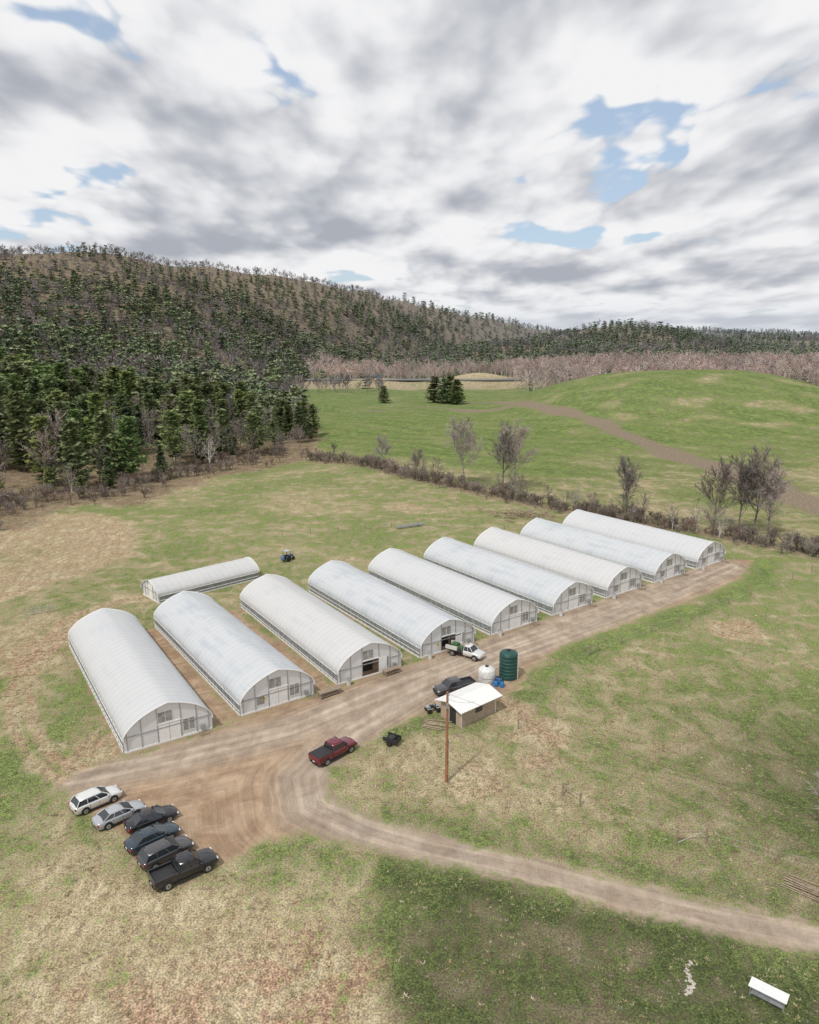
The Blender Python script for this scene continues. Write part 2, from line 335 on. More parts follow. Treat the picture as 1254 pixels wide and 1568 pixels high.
pines=[conifer('pine_tree_%s'%c,17,R,17,6,4,.95,s,needA,e,zb,dr) for c,R,s,e,zb,dr in (('a',4.6,1,.5,.12,.0),('b',4.0,2,.6,.08,.03),('c',5.2,3,.4,.18,-.08))]
spruces=[conifer('spruce_tree_%s'%c,13,R,20,7,3,.75,s,needB,e,.02,.12) for c,R,s,e in (('a',3.4,11,.75),('b',4.2,12,.5))]
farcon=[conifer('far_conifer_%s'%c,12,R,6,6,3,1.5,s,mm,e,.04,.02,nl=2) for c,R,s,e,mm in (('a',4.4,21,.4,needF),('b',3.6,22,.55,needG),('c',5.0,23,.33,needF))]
bares=[bare('bare_tree_%d'%k,15,30+k,.06,13,7,7) for k in range(3)]+[bare('birch_tree',15,44,.045,12,5,6,bk=barkg,stems=2)]
fieldtrees=[bare('field_tree_%d'%k,16,130+k,.045,22,10,14,spread=.5,up0=(.9,1.9)) for k in range(3)]
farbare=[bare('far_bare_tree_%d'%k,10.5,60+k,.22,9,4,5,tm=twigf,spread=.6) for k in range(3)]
pinkbare=[bare('pale_bare_tree_%d'%k,15,160+k,.13,12,5,6,tm=twigp,bk=barkg,spread=.5) for k in range(3)]
bushes=[bare('bush_%d'%k,3.0,80+k,.035,7,5,4,tm=twigr,stems=4,spread=.6) for k in range(3)]
roundp=[conifer('round_pine_%d'%k,14,5.8,16,8,6,.9,90+k,needA,.4,.03,.0) for k in range(2)]
def scatter(name,protos,pts,scl,tilt=.03):
    n=len(pts); me=bpy.data.meshes.new(name); me.vertices.add(n); me.vertices.foreach_set('co',np.asarray(pts,np.float32).ravel())
    rot=np.stack([RS.normal(0,tilt,n),RS.normal(0,tilt,n),RS.uniform(0,6.28,n)],1).astype(np.float32)
    scl=np.asarray(scl,np.float32); w=scl*RS.uniform(.85,1.15,n); scl=np.stack([w,w,scl],1).astype(np.float32)
    a=me.attributes.new('rot','FLOAT_VECTOR','POINT'); a.data.foreach_set('vector',rot.ravel())
    a=me.attributes.new('scl','FLOAT_VECTOR','POINT'); a.data.foreach_set('vector',scl.ravel())
    a=me.attributes.new('idx','INT','POINT'); a.data.foreach_set('value',RS.randint(0,len(protos),n).astype(np.int32))
    ob=bpy.data.objects.new(name,me); sc.collection.objects.link(ob)
    col=bpy.data.collections.new(name+'_kinds')
    for p in protos: col.objects.link(p)
    ng=bpy.data.node_groups.new(name,'GeometryNodeTree'); ng.interface.new_socket('Geometry',in_out='INPUT',socket_type='NodeSocketGeometry'); ng.interface.new_socket('Geometry',in_out='OUTPUT',socket_type='NodeSocketGeometry')
    N=ng.nodes.new; gi=N('NodeGroupInput'); gout=N('NodeGroupOutput'); ip=N('GeometryNodeInstanceOnPoints'); ci=N('GeometryNodeCollectionInfo')
    ci.inputs['Collection'].default_value=col; ci.inputs['Separate Children'].default_value=True; ci.inputs['Reset Children'].default_value=True
    ip.inputs['Pick Instance'].default_value=True
    def na(nm,ty):
        q=N('GeometryNodeInputNamedAttribute'); q.data_type=ty; q.inputs[0].default_value=nm; return q.outputs[0]
    L=ng.links.new; L(gi.outputs[0],ip.inputs['Points']); L(ci.outputs[0],ip.inputs['Instance']); L(na('idx','INT'),ip.inputs['Instance Index']); L(na('rot','FLOAT_VECTOR'),ip.inputs['Rotation']); L(na('scl','FLOAT_VECTOR'),ip.inputs['Scale']); L(ip.outputs[0],gout.inputs[0])
    md=ob.modifiers.new('scatter','NODES'); md.node_group=ng; return ob
def cand(y0,y1,sp,amax=.66):
    X,Y=np.meshgrid(np.arange(-amax*y1,amax*y1,sp),np.arange(y0,y1,sp)); X=X.ravel()+RS.uniform(-.48,.48,X.size)*sp; Y=Y.ravel()+RS.uniform(-.48,.48,X.size)*sp
    k=np.abs(X)<amax*Y+15; return X[k],Y[k]
# slopes that lie behind other terrain from anywhere near the viewpoint get no trees
ag=np.linspace(-.8,.8,161); yg=np.geomspace(120,3800,240); AG,YG=np.meshgrid(ag,yg); TA=(H(AG*YG,YG)-46)/YG; CM=np.maximum.accumulate(TA,0); CM=np.vstack([np.full((1,161),-9.),CM[:-1]])
def seen(X,Y,Z,top=16):
    i=np.clip(np.searchsorted(yg,Y)-1,0,239); j=np.clip(np.round((X/Y+.8)/.01).astype(int),0,160); return (Z+top-46)/Y>CM[i,j]-.006
nc=[];nb=[];fc=[];fb=[];pk=[]
for (y0,y1,sp,far) in ((120,370,6.8,0),(370,900,8.0,1),(900,1500,10.2,1),(1500,3500,20,2)):
    X,Y=cand(y0,y1,sp)
    F_=sdf(X,Y,FORP)<-2
    right=(Y>600+25*sines(X,Y,120,9))&(X>95)&(~F_)
    mid=(Y>712)&(X<=95)&(~F_)&(blob(X,Y,70,735,45,28)<.35)
    low=(Y>596)&(Y<652)&(X>-100)&(X<-20)&(~F_)&(RS.rand(X.size)<.5)
    k=(F_|right|mid|low); X=X[k];Y=Y[k];right=right[k];mid=mid[k];low=low[k]; Z=H(X,Y)
    k=seen(X,Y,Z); X=X[k];Y=Y[k];right=right[k];mid=mid[k];low=low[k];Z=Z[k]
    nz=sines(X*.8+Y*.3,Y*.7-X*.3,150,15)*.75+sines(X,Y,38,16)*.35; pc=np.where(Y<330,.52,.74)+.64*nz
    pc=pc-.5*ss((Z-80)/40)*(X<300); pc=np.where(right&(Y<820),.07+.1*nz,pc); pc=np.where(mid&(Y<800),.1,pc); pc=np.where(low,.02,pc)
    pc=np.where((Y>850)&(Z<60)&(X>-60),.70+.4*nz,pc)
    ed=-sdf(X,Y,FORP); edm=(ed<20+18*(X<-75))&(ed>0)&(Y<330)
    pc=np.where(edm,pc*.75+.1,pc)
    u=RS.rand(X.size)<np.clip(pc,.04,.95)
    s=RS.uniform(.6,1.2,X.size)*(1,1.12,1.3)[far]; s=s*(1-.28*ss((Z-60)/40)*(far==1))
    s=s*np.where((X<-60)&(Y<330),1.15,1)
    s=np.where(edm,s*RS.uniform(.3,1.05,X.size),s)
    kp=~(edm&(RS.rand(X.size)<.45)); pts=np.stack([X,Y,Z-.1],1)
    pm_=(~u)&(right|mid)&(Y<840)
    if far==0: nc.append((pts[u&kp],s[u&kp]*1.12)); nb.append((pts[(~u)&kp],s[(~u)&kp]))
    else:
        fc.append((pts[u],s[u])); fb.append((pts[(~u)&~pm_],s[(~u)&~pm_])); pk.append((pts[pm_],s[pm_]))
cat=lambda L:(np.concatenate([a for a,_ in L]),np.concatenate([b for _,b in L]))
p,s=cat(nc); NNC=len(p); sel=RS.rand(len(p))<.75; scatter('forest_pines',pines,p[sel],s[sel]); scatter('forest_spruces',spruces,p[~sel],s[~sel])
p,s=cat(nb); scatter('forest_bare_trees',bares,p,s*.92)
p,s=cat(fc); scatter('distant_conifers',farcon,p,s); NFC=len(p)
p,s=cat(fb); scatter('distant_bare_trees',farbare,p,s); NFB=len(p)
p,s=cat(pk); scatter('pale_tree_line',pinkbare,p,s)
def along(P,n,w,seed):
    r=np.random.RandomState(seed); P=np.array(P); d=np.hypot(*(P[1:]-P[:-1]).T); c=np.concatenate([[0],np.cumsum(d)]); t=r.uniform(0,c[-1],n)
    X=np.interp(t,c,P[:,0])+r.normal(0,w,n);Y=np.interp(t,c,P[:,1])+r.normal(0,w,n); return X,Y
X,Y=along(HEDGE,520,1.9,1); scatter('hedgerow_brush',bushes,np.stack([X,Y,H(X,Y)-.05],1),RS.uniform(.35,1.35,len(X)))
X,Y=along(TREEL[:9],300,5,2); X-=3;Y+=3; scatter('forest_edge_brush',bushes,np.stack([X,Y,H(X,Y)-.05],1),RS.uniform(.4,1.5,len(X)))
X,Y=along(HEDGE[1:9],46,2,4); scatter('hedgerow_saplings',bares,np.stack([X,Y,H(X,Y)],1),RS.uniform(.25,.55,len(X)))
def place(nm,proto,x,y,s,rz=0,z=None):
    o=bpy.data.objects.new(nm,proto.data); sc.collection.objects.link(o); o.location=(x,y,float(H(x,y)) if z is None else z); o.scale=(s,)*3; o.rotation_euler=(0,0,rz); return o
for i,(x_,y_,h_) in enumerate(((17.7,230.8,19),(28.8,224,18),(32,221,19),(56.8,187.2,14),(74.7,175.1,15),(78.5,170.8,17),(82,170,18.5),(84,167,15),(-9.8,260.7,10),(2,240,9))):
    place('bare_tree',fieldtrees[i%3],x_,y_,h_/16,i*1.7)
for i,(x_,y_,s_) in enumerate(((-18,516,.85),(17.6,520,1.3),(24,512,1.25),(32,503,1.2),(28,516,1.35))): place('round_pine_tree',roundp[i%2],x_,y_,s_,i)
for i,(x_,y_,s_) in enumerate(((-126,238,1.55),(-113,226,1.3),(-140,252,1.6),(-98,236,1.35),(-108,256,1.5),(-84,262,1.2),(-76,268,1.05),(-92,222,.6),(-60,292,1.1))): place('pine_tree',pines[i%3],x_,y_,s_,i)
place('bare_tree',fieldtrees[1],39.5,60,.5,1)
def tuft(name,seed,mat):
    r=random.Random(seed); V=[];F=[]
    for k in range(14):
        a=r.uniform(0,6.28); d=r.uniform(0,.22); cx,cy=d*math.cos(a),d*math.sin(a); h=r.uniform(.05,.18); w=.035; b_=r.uniform(0,6.28); o=len(V); l=r.uniform(.05,.16)
        V+=[(cx-w*math.cos(b_),cy-w*math.sin(b_),0),(cx+w*math.cos(b_),cy+w*math.sin(b_),0),(cx+l*math.cos(a),cy+l*math.sin(a),h)]; F.append((o,o+1,o+2))
    return bpy.data.objects.new(name,mkmesh(name,V,F,[mat]))
gd=pmat('dry_grass_blades',(.48,.40,.25),.9,var=.3,scale=.4,rnd=.25); gg=pmat('green_grass_blades',(.24,.28,.11),.9,var=.3,scale=.4,rnd=.25)
tf=[tuft('grass_tuft_%d'%k,200+k,(gd,gg)[k%2]) for k in range(4)]
X=RS.uniform(-60,75,30000); Y=RS.uniform(36,120,30000); k=(np.abs(X)<.62*Y+6)&(roadsdf(X,Y)>.7)&(RS.rand(X.size)<np.clip(55/Y,0,1)*(.25+.75*(sines(X,Y,6,55)>0)))
X=X[k];Y=Y[k]; scatter('grass_tufts',tf,np.stack([X,Y,H(X,Y)],1),RS.uniform(.5,1.1,len(X)),.1); NT_=len(X)
# ------------------------------------------------------------------ greenhouses
def plastic(name,tint,dirty,hoops=True):
    m,t,out=newmat(name); tc=t.N('ShaderNodeTexCoord').outputs['Object']
    mp=t.N('ShaderNodeMapping',{'Vector':tc,'Scale':(.8,.10,1.5)}).outputs[0]; n=t.noise(mp,1.2,4,.6); n2=t.noise(tc,.3,2,.5)
    f=t.mr(t.M('ADD',t.M('MULTIPLY',n,.6),t.M('MULTIPLY',n2,.5)),.5,.75)
    col=t.mix(t.M('MULTIPLY',f,dirty),c4(tint),(tint[0]*.74,tint[1]*.79,tint[2]*.84,1))
    if hoops:
        yy=t.N('ShaderNodeSeparateXYZ',{0:tc}).outputs[1]; fr=t.M('ABSOLUTE',t.M('SUBTRACT',t.M('FRACT',t.M('MULTIPLY',yy,1/1.22)),.5))
        col=t.mix(1.0,col,t.mr(fr,.0,.08,.87,1.0),'MULTIPLY')
    d=t.N('ShaderNodeBsdfPrincipled',{'Base Color':col,'Roughness':.42,'Specular IOR Level':.35}); tr=t.N('ShaderNodeBsdfTranslucent',{'Color':col})
    mx=t.N('ShaderNodeMixShader',{0:.25,1:d.outputs[0],2:tr.outputs[0]}); t.set(out.inputs[0],mx.outputs[0]); return m
pl=[plastic('greenhouse_film_a',(.74,.75,.76),.3),plastic('greenhouse_film_b',(.71,.735,.755),.7),plastic('greenhouse_film_c',(.75,.75,.745),.35)]
gab=plastic('greenhouse_gable_film',(.84,.84,.83),.25,False)
sidem=pmat('rollup_side',(.27,.28,.285),.6,var=.2,scale=1.5)
wht=pmat('white_paint',(.78,.78,.76),.5,var=.05)
ventm=pmat('vent_screen',(.30,.29,.27),.8,var=.2,scale=2)
galv=pmat('galvanised_steel',(.42,.43,.44),.45,metal=.6)
darkm=pmat('dark_interior',(.03,.03,.03),.9)
woodm=pmat('weathered_wood',(.30,.235,.17),.85,var=.25,scale=4)
yelm=pmat('yellow_notice',(.55,.42,.08),.7)
def greenhouse(name,loc,rot,W,Lh,side,apex,film,opn=False,seed=0,small=False):
    r=random.Random(seed); b=MB()
    prof=[]
    n=26
    for i in range(n+1):
        tt=-math.cos(math.pi*i/n); zz=side+(apex-side)*(.62*max(0,1-abs(tt)**2.5)**.62+.38*(1-abs(tt))); prof.append((W/2+tt*W/2,zz))
    pr=[(0,side*.8)]+prof+[(W,side*.8)]
    nk=58 if not small else 32
    ys=[-.25+ (Lh+.5)*k/nk for k in range(nk+1)]; V=[];F=[]
    for k,yy in enumerate(ys):
        off=0 if k%2==0 else -.03-.04*r.random()
        for (xx,zz) in pr: 
            cx=xx-W/2; V.append((W/2+cx*(1+off/W*2*(abs(cx)/(W/2))),yy,zz+off*(1-(abs(cx)/(W/2))**4)))
    m_=len(pr)
    for k in range(nk):
        for i in range(m_-1): F.append((k*m_+i,k*m_+i+1,(k+1)*m_+i+1,(k+1)*m_+i))
    b.part('film_roof',film,True).add(V,F)
    b.part('end_bow',wht)
    for yy in (-.27,Lh+.27):
        for i in range(m_-1): b.beam((pr[i][0],yy,pr[i][1]),(pr[i+1][0],yy,pr[i+1][1]),.06,5)
    for sx in (0,W):
        o=-.03 if sx==0 else .03
        b.part('rollup_sides',sidem).box(min(sx-o*.5,sx-o*1.2),max(sx-o*.5,sx-o*1.2),0,Lh,.28,side*.84)
        b.part('baseboards',wht).box(sx-.04+o,sx+.04+o,0,Lh,0,.24)
        b.part('rails',wht).beam((sx+o,0,side*.80),(sx+o,Lh,side*.80),.05,6)
        b.beam((sx+o*2,0,.5+.3*r.random()),(sx+o*2,Lh,.5+.4*r.random()),.05,6)
        b.part('posts',galv)
        for k in range(0,int(Lh/1.22)+1): b.beam((sx+o*1.5,k*1.22,0),(sx+o*1.5,k*1.22,side*.85),.035,5)
    for yy,fr in ((0.0,True),(Lh,False)):
        dx0,dx1,dz=W*.385,W*.385+W*.25,2.35
        V=[];F=[]
        def topz(xq):
            for i in range(len(prof)-1):
                if prof[i][0]<=xq<=prof[i+1][0]+1e-6:
                    q=(xq-prof[i][0])/(prof[i+1][0]-prof[i][0]+1e-9); return prof[i][1]*(1-q)+prof[i+1][1]*q
            return side
        xs=sorted(set([p[0] for p in prof]+[dx0,dx1]))
        for a,c in zip(xs[:-1],xs[1:]):
            zb=dz if (a>=dx0-1e-6 and c<=dx1+1e-6 and fr) else 0
            o=len(V); V+=[(a,yy,zb),(c,yy,zb),(c,yy,topz(c)-.02),(a,yy,topz(a)-.02)]; F.append((o,o+1,o+2,o+3) if fr else (o+3,o+2,o+1,o))
        b.part('gable_film',gab).add(V,F)
        if not fr: continue
        b.part('frame',galv)
        for xq in (W*.04,W*.2,dx0-.06,dx1+.06,W*.82,W*.96): b.box(xq-.04,xq+.04,-.07,-.005,0,topz(xq)-.06)
        b.box(.1,W-.1,-.085,-.004,side*.98,side*1.03); b.part('base_frame',wht).box(.1,W-.1,-.08,-.004,0,.2)
        b.box(dx0-.1,dx1+.1,-.10,-.003,dz,dz+.1)
        if small: b.part('door',wht).box(dx0,dx1,-.05,.0,0,dz); continue
        if opn:
            b.part('dark_doorway',darkm).box(dx0,dx1,1.6,1.62,0,dz); b.part('door',wht).box(dx1+.02,dx1+1.3,-.16,-.11,.05,dz)
        else:
            b.part('door',wht).box(dx0+.02,(dx0+dx1)/2-.02,-.05,0.0,.05,dz-.02); b.box((dx0+dx1)/2+.02,dx1-.02,-.05,0.0,.05,dz-.02)
            b.part('door_gap',darkm).box(dx0,dx1,.01,.02,0,dz)
        b.part('vent_windows',ventm).box(dx0+.05,dx0+1.7,-.03,-.006,dz+.22,dz+1.5); b.box(dx1+.3,dx1+1.65,-.03,-.006,.75,dz-.1)
        if r.random()<.6: b.box(W*.22,W*.22+1.0,-.03,-.006,.8,1.9)
        if r.random()<.5: b.part('notice',yelm).box(dx0-.9,dx0-.5,-.03,-.006,1.2,1.6)
        b.part('vent_frames',wht)
        for (a,c,d,e) in ((dx0+.05,dx0+1.7,dz+.22,dz+1.5),(dx1+.3,dx1+1.65,.75,dz-.1)):
            b.box(a-.05,c+.05,-.05,-.031,e,e+.07); b.box(a-.05,c+.05,-.05,-.031,d-.07,d); b.box((a+c)/2-.025,(a+c)/2+.025,-.05,-.031,d,e); b.box(a-.06,a,-.05,-.031,d,e); b.box(c,c+.06,-.05,-.031,d,e)
        b.part('fan_box',galv).box(W*.86,W*.86+.5,-.35,-.09,.4,1.0)
    return b.build(name,loc,rot)
for i in range(9):
    greenhouse('greenhouse',(HX+11.24*i,HY+8.43*i,0.01),R0+math.radians(ROT[i]),HW,HL,1.9,5.0,pl[(0,1,2,1,0,1,2,1,0)[i]],opn=i in (2,3),seed=i)
greenhouse('small_greenhouse',(-48.6,127.4,0.01),math.atan2(-.73,.68)+0,6.9,20,1.7,3.6,pl[2],seed=77,small=True) 
# ------------------------------------------------------------------ vehicles
glass=pmat('car_glass',(.025,.03,.035),.08,var=.02,spec=.8); rub=pmat('tyre_rubber',(.025,.025,.025),.85); rim=pmat('wheel_rim',(.45,.46,.47),.35,metal=.7)
trim=pmat('black_trim',(.03,.03,.032),.6); lamp=pmat('headlamp',(.75,.76,.78),.15); tail=pmat('tail_lamp',(.35,.02,.02),.25)
def paint(n,c): return pmat(n,c,.25,metal=.25,var=.03,coat=.8)
def loft(b,st,W):
    V=[];F=[]
    for (xx,zb,zd,h) in st:
        hw=W/2*h; V+=[(xx,-hw*.88,zb),(xx,-hw*.97,zb+.14),(xx,-hw,(zb+zd)/2+.02),(xx,-hw*.985,zd-.14),(xx,-hw*.93,zd-.04),(xx,-hw*.82,zd),(xx,0,zd+.04),(xx,hw*.82,zd),(xx,hw*.93,zd-.04),(xx,hw*.985,zd-.14),(xx,hw,(zb+zd)/2+.02),(xx,hw*.97,zb+.14),(xx,hw*.88,zb)]
    n=13
    for k in range(len(st)-1):
        for i in range(n): F.append((k*n+i,k*n+(i+1)%n,(k+1)*n+(i+1)%n,(k+1)*n+i))
    F.append(tuple(range(n))[::-1]); F.append(tuple(range((len(st)-1)*n,len(st)*n))); F=[f[::-1] for f in F]; b.add(V,F)
def cabin(b,pt,W,xb0,xb1,xt0,xt1,zb,zt,npil):
    hb,ht=W/2*.90,W/2*.70; zm=zb+(zt-zb)*.86
    def ring(x0,x1,h,zz): return [(x0,-h,zz),(x1,-h,zz),(x1,h,zz),(x0,h,zz)]
    f=.86; xm0=xb0+(xt0-xb0)*f; xm1=xb1+(xt1-xb1)*f; hm=hb+(ht-hb)*f
    b.part('windows',glass).add(ring(xb0,xb1,hb,zb)+ring(xm0,xm1,hm,zm),[(0,1,5,4),(1,2,6,5),(2,3,7,6),(3,0,4,7)])
    b.part('roof',pt,True).add(ring(xm0-.01,xm1+.01,hm+.012,zm-.03)+ring(xt0+.05,xt1-.08,ht-.02,zt)+ring(xt0+.25,xt1-.35,ht*.75,zt+.045),[(0,1,5,4),(1,2,6,5),(2,3,7,6),(3,0,4,7),(4,5,9,8),(5,6,10,9),(6,7,11,10),(7,4,8,11),(8,9,10,11)])
    b.part('pillars',pt)
    for sy in (-1,1):
        for k in range(npil+2):
            f=k/(npil+1); a=(xb0+(xb1-xb0)*f,sy*hb,zb); c=(xt0+(xt1-xt0)*f,sy*ht,zt); b.beam(a,Vector(a).lerp(Vector(c),.9),.055 if k in(0,npil+1) else .035,4)
def wheels(b,W,xs,r=.35,w=.24):
    for xx in xs:
        for sy in (-1,1):
            y0=sy*(W/2-w+.03);y1=sy*(W/2+.02)
            b.part('wheel_arches',trim).beam((xx,sy*(W/2-.3),r+.04),(xx,sy*(W/2+.008),r+.04),r+.07,20)
            b.part('tyres',rub).beam((xx,y0,r),(xx,y1,r),r,20)
            b.part('rims',rim).beam((xx,y1-sy*.02,r),(xx,y1+sy*.012,r),r*.62,12)
            b.part('hubs',trim).beam((xx,y1,r),(xx,y1+sy*.02,r),r*.2,8)
def car(name,x_,y_,ang,pt,kind='suv'):
    b=MB()
    if kind=='suv':
        W=1.88; st=[(-2.38,.48,.75,.80),(-2.33,.36,.94,.9),(-2.15,.28,1.04,.97),(-1.7,.25,1.07,1),(.6,.24,1.06,1),(1.05,.24,1.04,1),(1.7,.25,.97,.985),(2.1,.28,.88,.94),(2.3,.34,.78,.86),(2.38,.44,.62,.74)]
        cab=(-2.18,1.2,-1.75,.25,1.03,1.64,2); wx=(-1.38,1.42); L=2.38
    elif kind=='sedan':
        W=1.83; st=[(-2.42,.44,.74,.80),(-2.35,.32,.9,.9),(-2.1,.26,.98,.96),(-1.6,.23,1.0,1),(.6,.22,.98,1),(1.1,.22,.95,1),(1.75,.23,.87,.98),(2.15,.27,.77,.92),(2.36,.34,.68,.84),(2.43,.42,.55,.74)]
        cab=(-1.85,1.2,-1.0,.2,.96,1.42,2); wx=(-1.4,1.42); L=2.42
    else:
        W=1.98; st=[(-2.85,.5,.86,.94),(-2.82,.48,.9,.97),(-.75,.42,.9,1),(-.74,.42,1.2,1),(.6,.4,1.2,1),(1.3,.4,1.18,1),(2.3,.42,1.1,.98),(2.65,.44,1.03,.95),(2.82,.46,.92,.9),(2.88,.52,.7,.84)]
        cab=(-.72,1.5,-.55,.75,1.16,1.85,1); wx=(-1.75,1.8); L=2.86
    b.part('body',pt,'angle'); loft(b,st,W)
    cabin(b,pt,W,*cab[:4],cab[4],cab[5],cab[6])
    wheels(b,W,wx,.40 if kind not in('suv','sedan') else .36)
    zl=.72 if kind!='sedan' else .62
    if kind.startswith('pick'):
        zl=.9
        b.part('bed_walls',pt).box(-2.84,-.76,-.97,-.86,.85,1.25); b.box(-2.84,-.76,.86,.97,.85,1.25); b.box(-2.86,-2.76,-.86,.86,.85,1.25)
        b.part('bed_liner',trim).box(-2.75,-.8,-.85,.85,.94,.98)
        if kind=='pickt': b.part('bed_cover',trim).box(-2.78,-.78,-.9,.9,1.22,1.29)
    for sy in (-1,1):
        b.part('headlamps',lamp).box(L-.2,L-.03,sy*W*.36-.15,sy*W*.36+.15,zl-.05,zl+.06)
        b.part('tail_lamps',tail).box(-L+.0,-L+.14,sy*W*.42-.09,sy*W*.42+.09,zl+.02,zl+.2)
        b.part('mirrors',pt).box(cab[1]-.4,cab[1]-.22,sy*(W/2+.06)-.09,sy*(W/2+.06)+.09,cab[4]+.02,cab[4]+.15)
        b.part('sills',trim).box(-1.0,1.0,sy*(W/2-.03)-.03,sy*(W/2-.03)+.03,.22,.36)
        b.part('door_lines',trim)
        for xx in (-.9,-.02,.95): b.box(xx-.008,xx+.008,sy*(W/2)-.006,sy*(W/2)+.006,.4,.92)
    b.part('grille',trim).box(L-.05,L+.01,-W*.2,W*.2,zl-.2,zl+.0); b.part('bumpers',trim).box(L-.14,L+.03,-W*.34,W*.34,.36,.48); b.box(-L-.03,-L+.14,-W*.34,W*.34,.38,.5)
    b.part('plate',lamp).box(-L-.05,-L-.03,-.16,.16,.6,.72)
    return b.build(name,(x_,y_,0.01),ang)
D=math.radians
p_w=paint('pearl_white_paint',(.72,.72,.70)); p_s=paint('silver_paint',(.42,.44,.46)); p_k=paint('black_paint',(.02,.02,.024)); p_b=paint('dark_blue_paint',(.035,.055,.075)); p_g=paint('charcoal_paint',(.07,.07,.075)); p_r=paint('maroon_paint',(.16,.015,.03))
car('parked_suv',-31.5,65.4,D(44),p_w,'suv'); car('parked_car',-28.3,63.1,D(43),p_s,'sedan'); car('parked_sedan',-24.9,62.4,D(38),p_k,'sedan')
car('parked_sedan',-23.9,59.7,D(42),p_b,'sedan'); car('parked_suv',-22.0,57.6,D(42),p_g,'suv'); car('parked_pickup_truck',-19.7,55.4,D(38),p_k,'pick')
car('pickup_truck',-8.5,74.2,D(47),p_r,'pickt'); car('parked_pickup_truck',6.0,89.6,D(205),p_g,'pick')
b=MB(); W=2.0
b.part('cab_body',p_w,'angle'); loft(b,[(0,.5,1.25,1),(.9,.5,1.25,1),(1.5,.5,1.2,1),(2.5,.5,1.05,.96),(2.75,.5,.8,.9)],W); cabin(b,p_w,W,.02,1.55,.1,.9,1.2,1.95,1)
wheels(b,W,(-1.8,1.85),.42)
b.part('flatbed',trim).box(-3.0,-.1,-1.05,1.05,.85,1.0); b.part('chassis',trim).box(-2.9,.2,-.4,.4,.5,.85)
b.part('side_boxes',p_w).box(-2.9,-1.0,-1.04,-.7,1.003,1.5); b.box(-2.9,-1.0,.7,1.04,1.003,1.5)
b.part('crane',trim).beam((-2.6,0,1),(-2.6,0,2.4),.09); b.beam((-2.6,0,2.4),(-1.0,.3,3.2),.07); b.part('rack',galv)
for yy in (-1,1): b.beam((-.15,yy,1),(-.15,yy,2.05),.04); 
b.beam((-.15,-1,2.05),(-.15,1,2.05),.04)
leafc=pmat('green_crates',(.06,.13,.05),.8,var=.4,scale=6)
b.part('load',leafc).box(-2.2,-1.3,-.5,.5,1.003,1.7); b.box(-1.2,-.4,-.5,.3,1.003,1.4)
b.part('beacon',pmat('amber',(.6,.25,.03),.4)).box(.4,.5,-.3,.3,1.99,2.08)
b.part('headlamps',lamp).box(2.62,2.77,-.8,-.5,.8,.95); b.box(2.62,2.77,.5,.8,.8,.95); b.build('flatbed_work_truck',(8.3,100.7,.01),D(-32))
# ------------------------------------------------------------------ tanks, shed, pole, clutter
gt=pmat('green_tank_plastic',(.02,.075,.065),.45,var=.15,scale=1); wt=pmat('white_tank_plastic',(.68,.68,.66),.5)
b=MB(); pr=[(1.22,0)]
for k in range(7): z0=.25+k*.5; pr+=[(1.22,z0),(1.26,z0+.06),(1.26,z0+.2),(1.22,z0+.26)]
pr+=[(1.22,3.6),(1.1,3.78),(.6,3.98),(.3,4.02)]
b.part('tank_shell',gt,False).lathe(pr,0,0,32); b.part('lid',trim).lathe([(.3,4.0),(.3,4.14),(.1,4.17)],0,0,16)
b.part('ladder',wht)
for s_ in (-.2,.2): b.beam((1.35,s_,0),(1.35,s_,3.7),.025)
for k in range(12): b.beam((1.35,-.2,.3+k*.3),(1.35,.2,.3+k*.3),.02)
b.part('outlet_pipe',galv).beam((-.6,-1.2,.25),(-.9,-1.9,.25),.06); b.build('water_tank',(13.6,93.8,0),D(-20))
b=MB(); b.part('tank_shell',wt,True).lathe([(1.1,0),(1.15,.1),(1.15,1.8),(1.05,2.0),(.5,2.25),(.25,2.3)],0,0,28); b.part('lid',trim).lathe([(.26,2.28),(.26,2.4),(.05,2.42)],0,0,14); b.part('bands',galv).lathe([(1.17,.9),(1.17,.98)],0,0,28); b.build('white_water_tank',(10.5,92.4,0))
sw=pmat('shed_siding',(.42,.33,.25),.8,var=.12,scale=4); roofm=pmat('white_metal_roof',(.76,.76,.74),.45,var=.05)
b=MB(); Ls,Ws=6.0,3.6
b.part('walls',sw).box(0,Ls,0,Ws,0,2.35)
b.add([(0,0,2.35),(0,Ws,2.35),(0,Ws/2,2.8),(Ls,0,2.35),(Ls,Ws,2.35),(Ls,Ws/2,2.8)],[(0,1,2),(5,4,3)])
e=.55; b.part('roof',roofm)
for s_ in (0,1):
    ya=-e if s_==0 else Ws+e; za=2.35-.25*e; V=[(-.6,ya,za),(Ls+.6,ya,za),(Ls+.6,Ws/2,2.84),(-.6,Ws/2,2.84)]; V+=[(p[0],p[1],p[2]+.07) for p in V]
    b.add(V,[(0,1,2,3),(7,6,5,4),(0,4,5,1),(1,5,6,2),(2,6,7,3),(3,7,4,0)])
b.part('roof_seams',wht)
for k in range(0,13): xx=-.5+k*.58; b.beam((xx,-e,2.35-.25*e+.08),(xx,Ws/2,2.92),.018,4)
b.part('door',darkm).box(-.03,-.006,.9,2.0,.05,2.05); b.part('window',glass).box(2.4,3.6,-.03,-.006,1.1,1.8)
b.part('corner_trim',wht)
for xx in (-.01,Ls-.09): b.box(xx,xx+.1,-.025,-.004,0,2.33)
b.part('siding_lines',woodm)
for k in range(7): b.box(.1,Ls-.1,-.016,-.003,.25+k*.3,.27+k*.3)
b.build('storage_shed',(6.2,80.3,0),D(40))
b=MB(); pm=pmat('utility_pole_wood',(.32,.15,.08),.85,var=.2,scale=3)
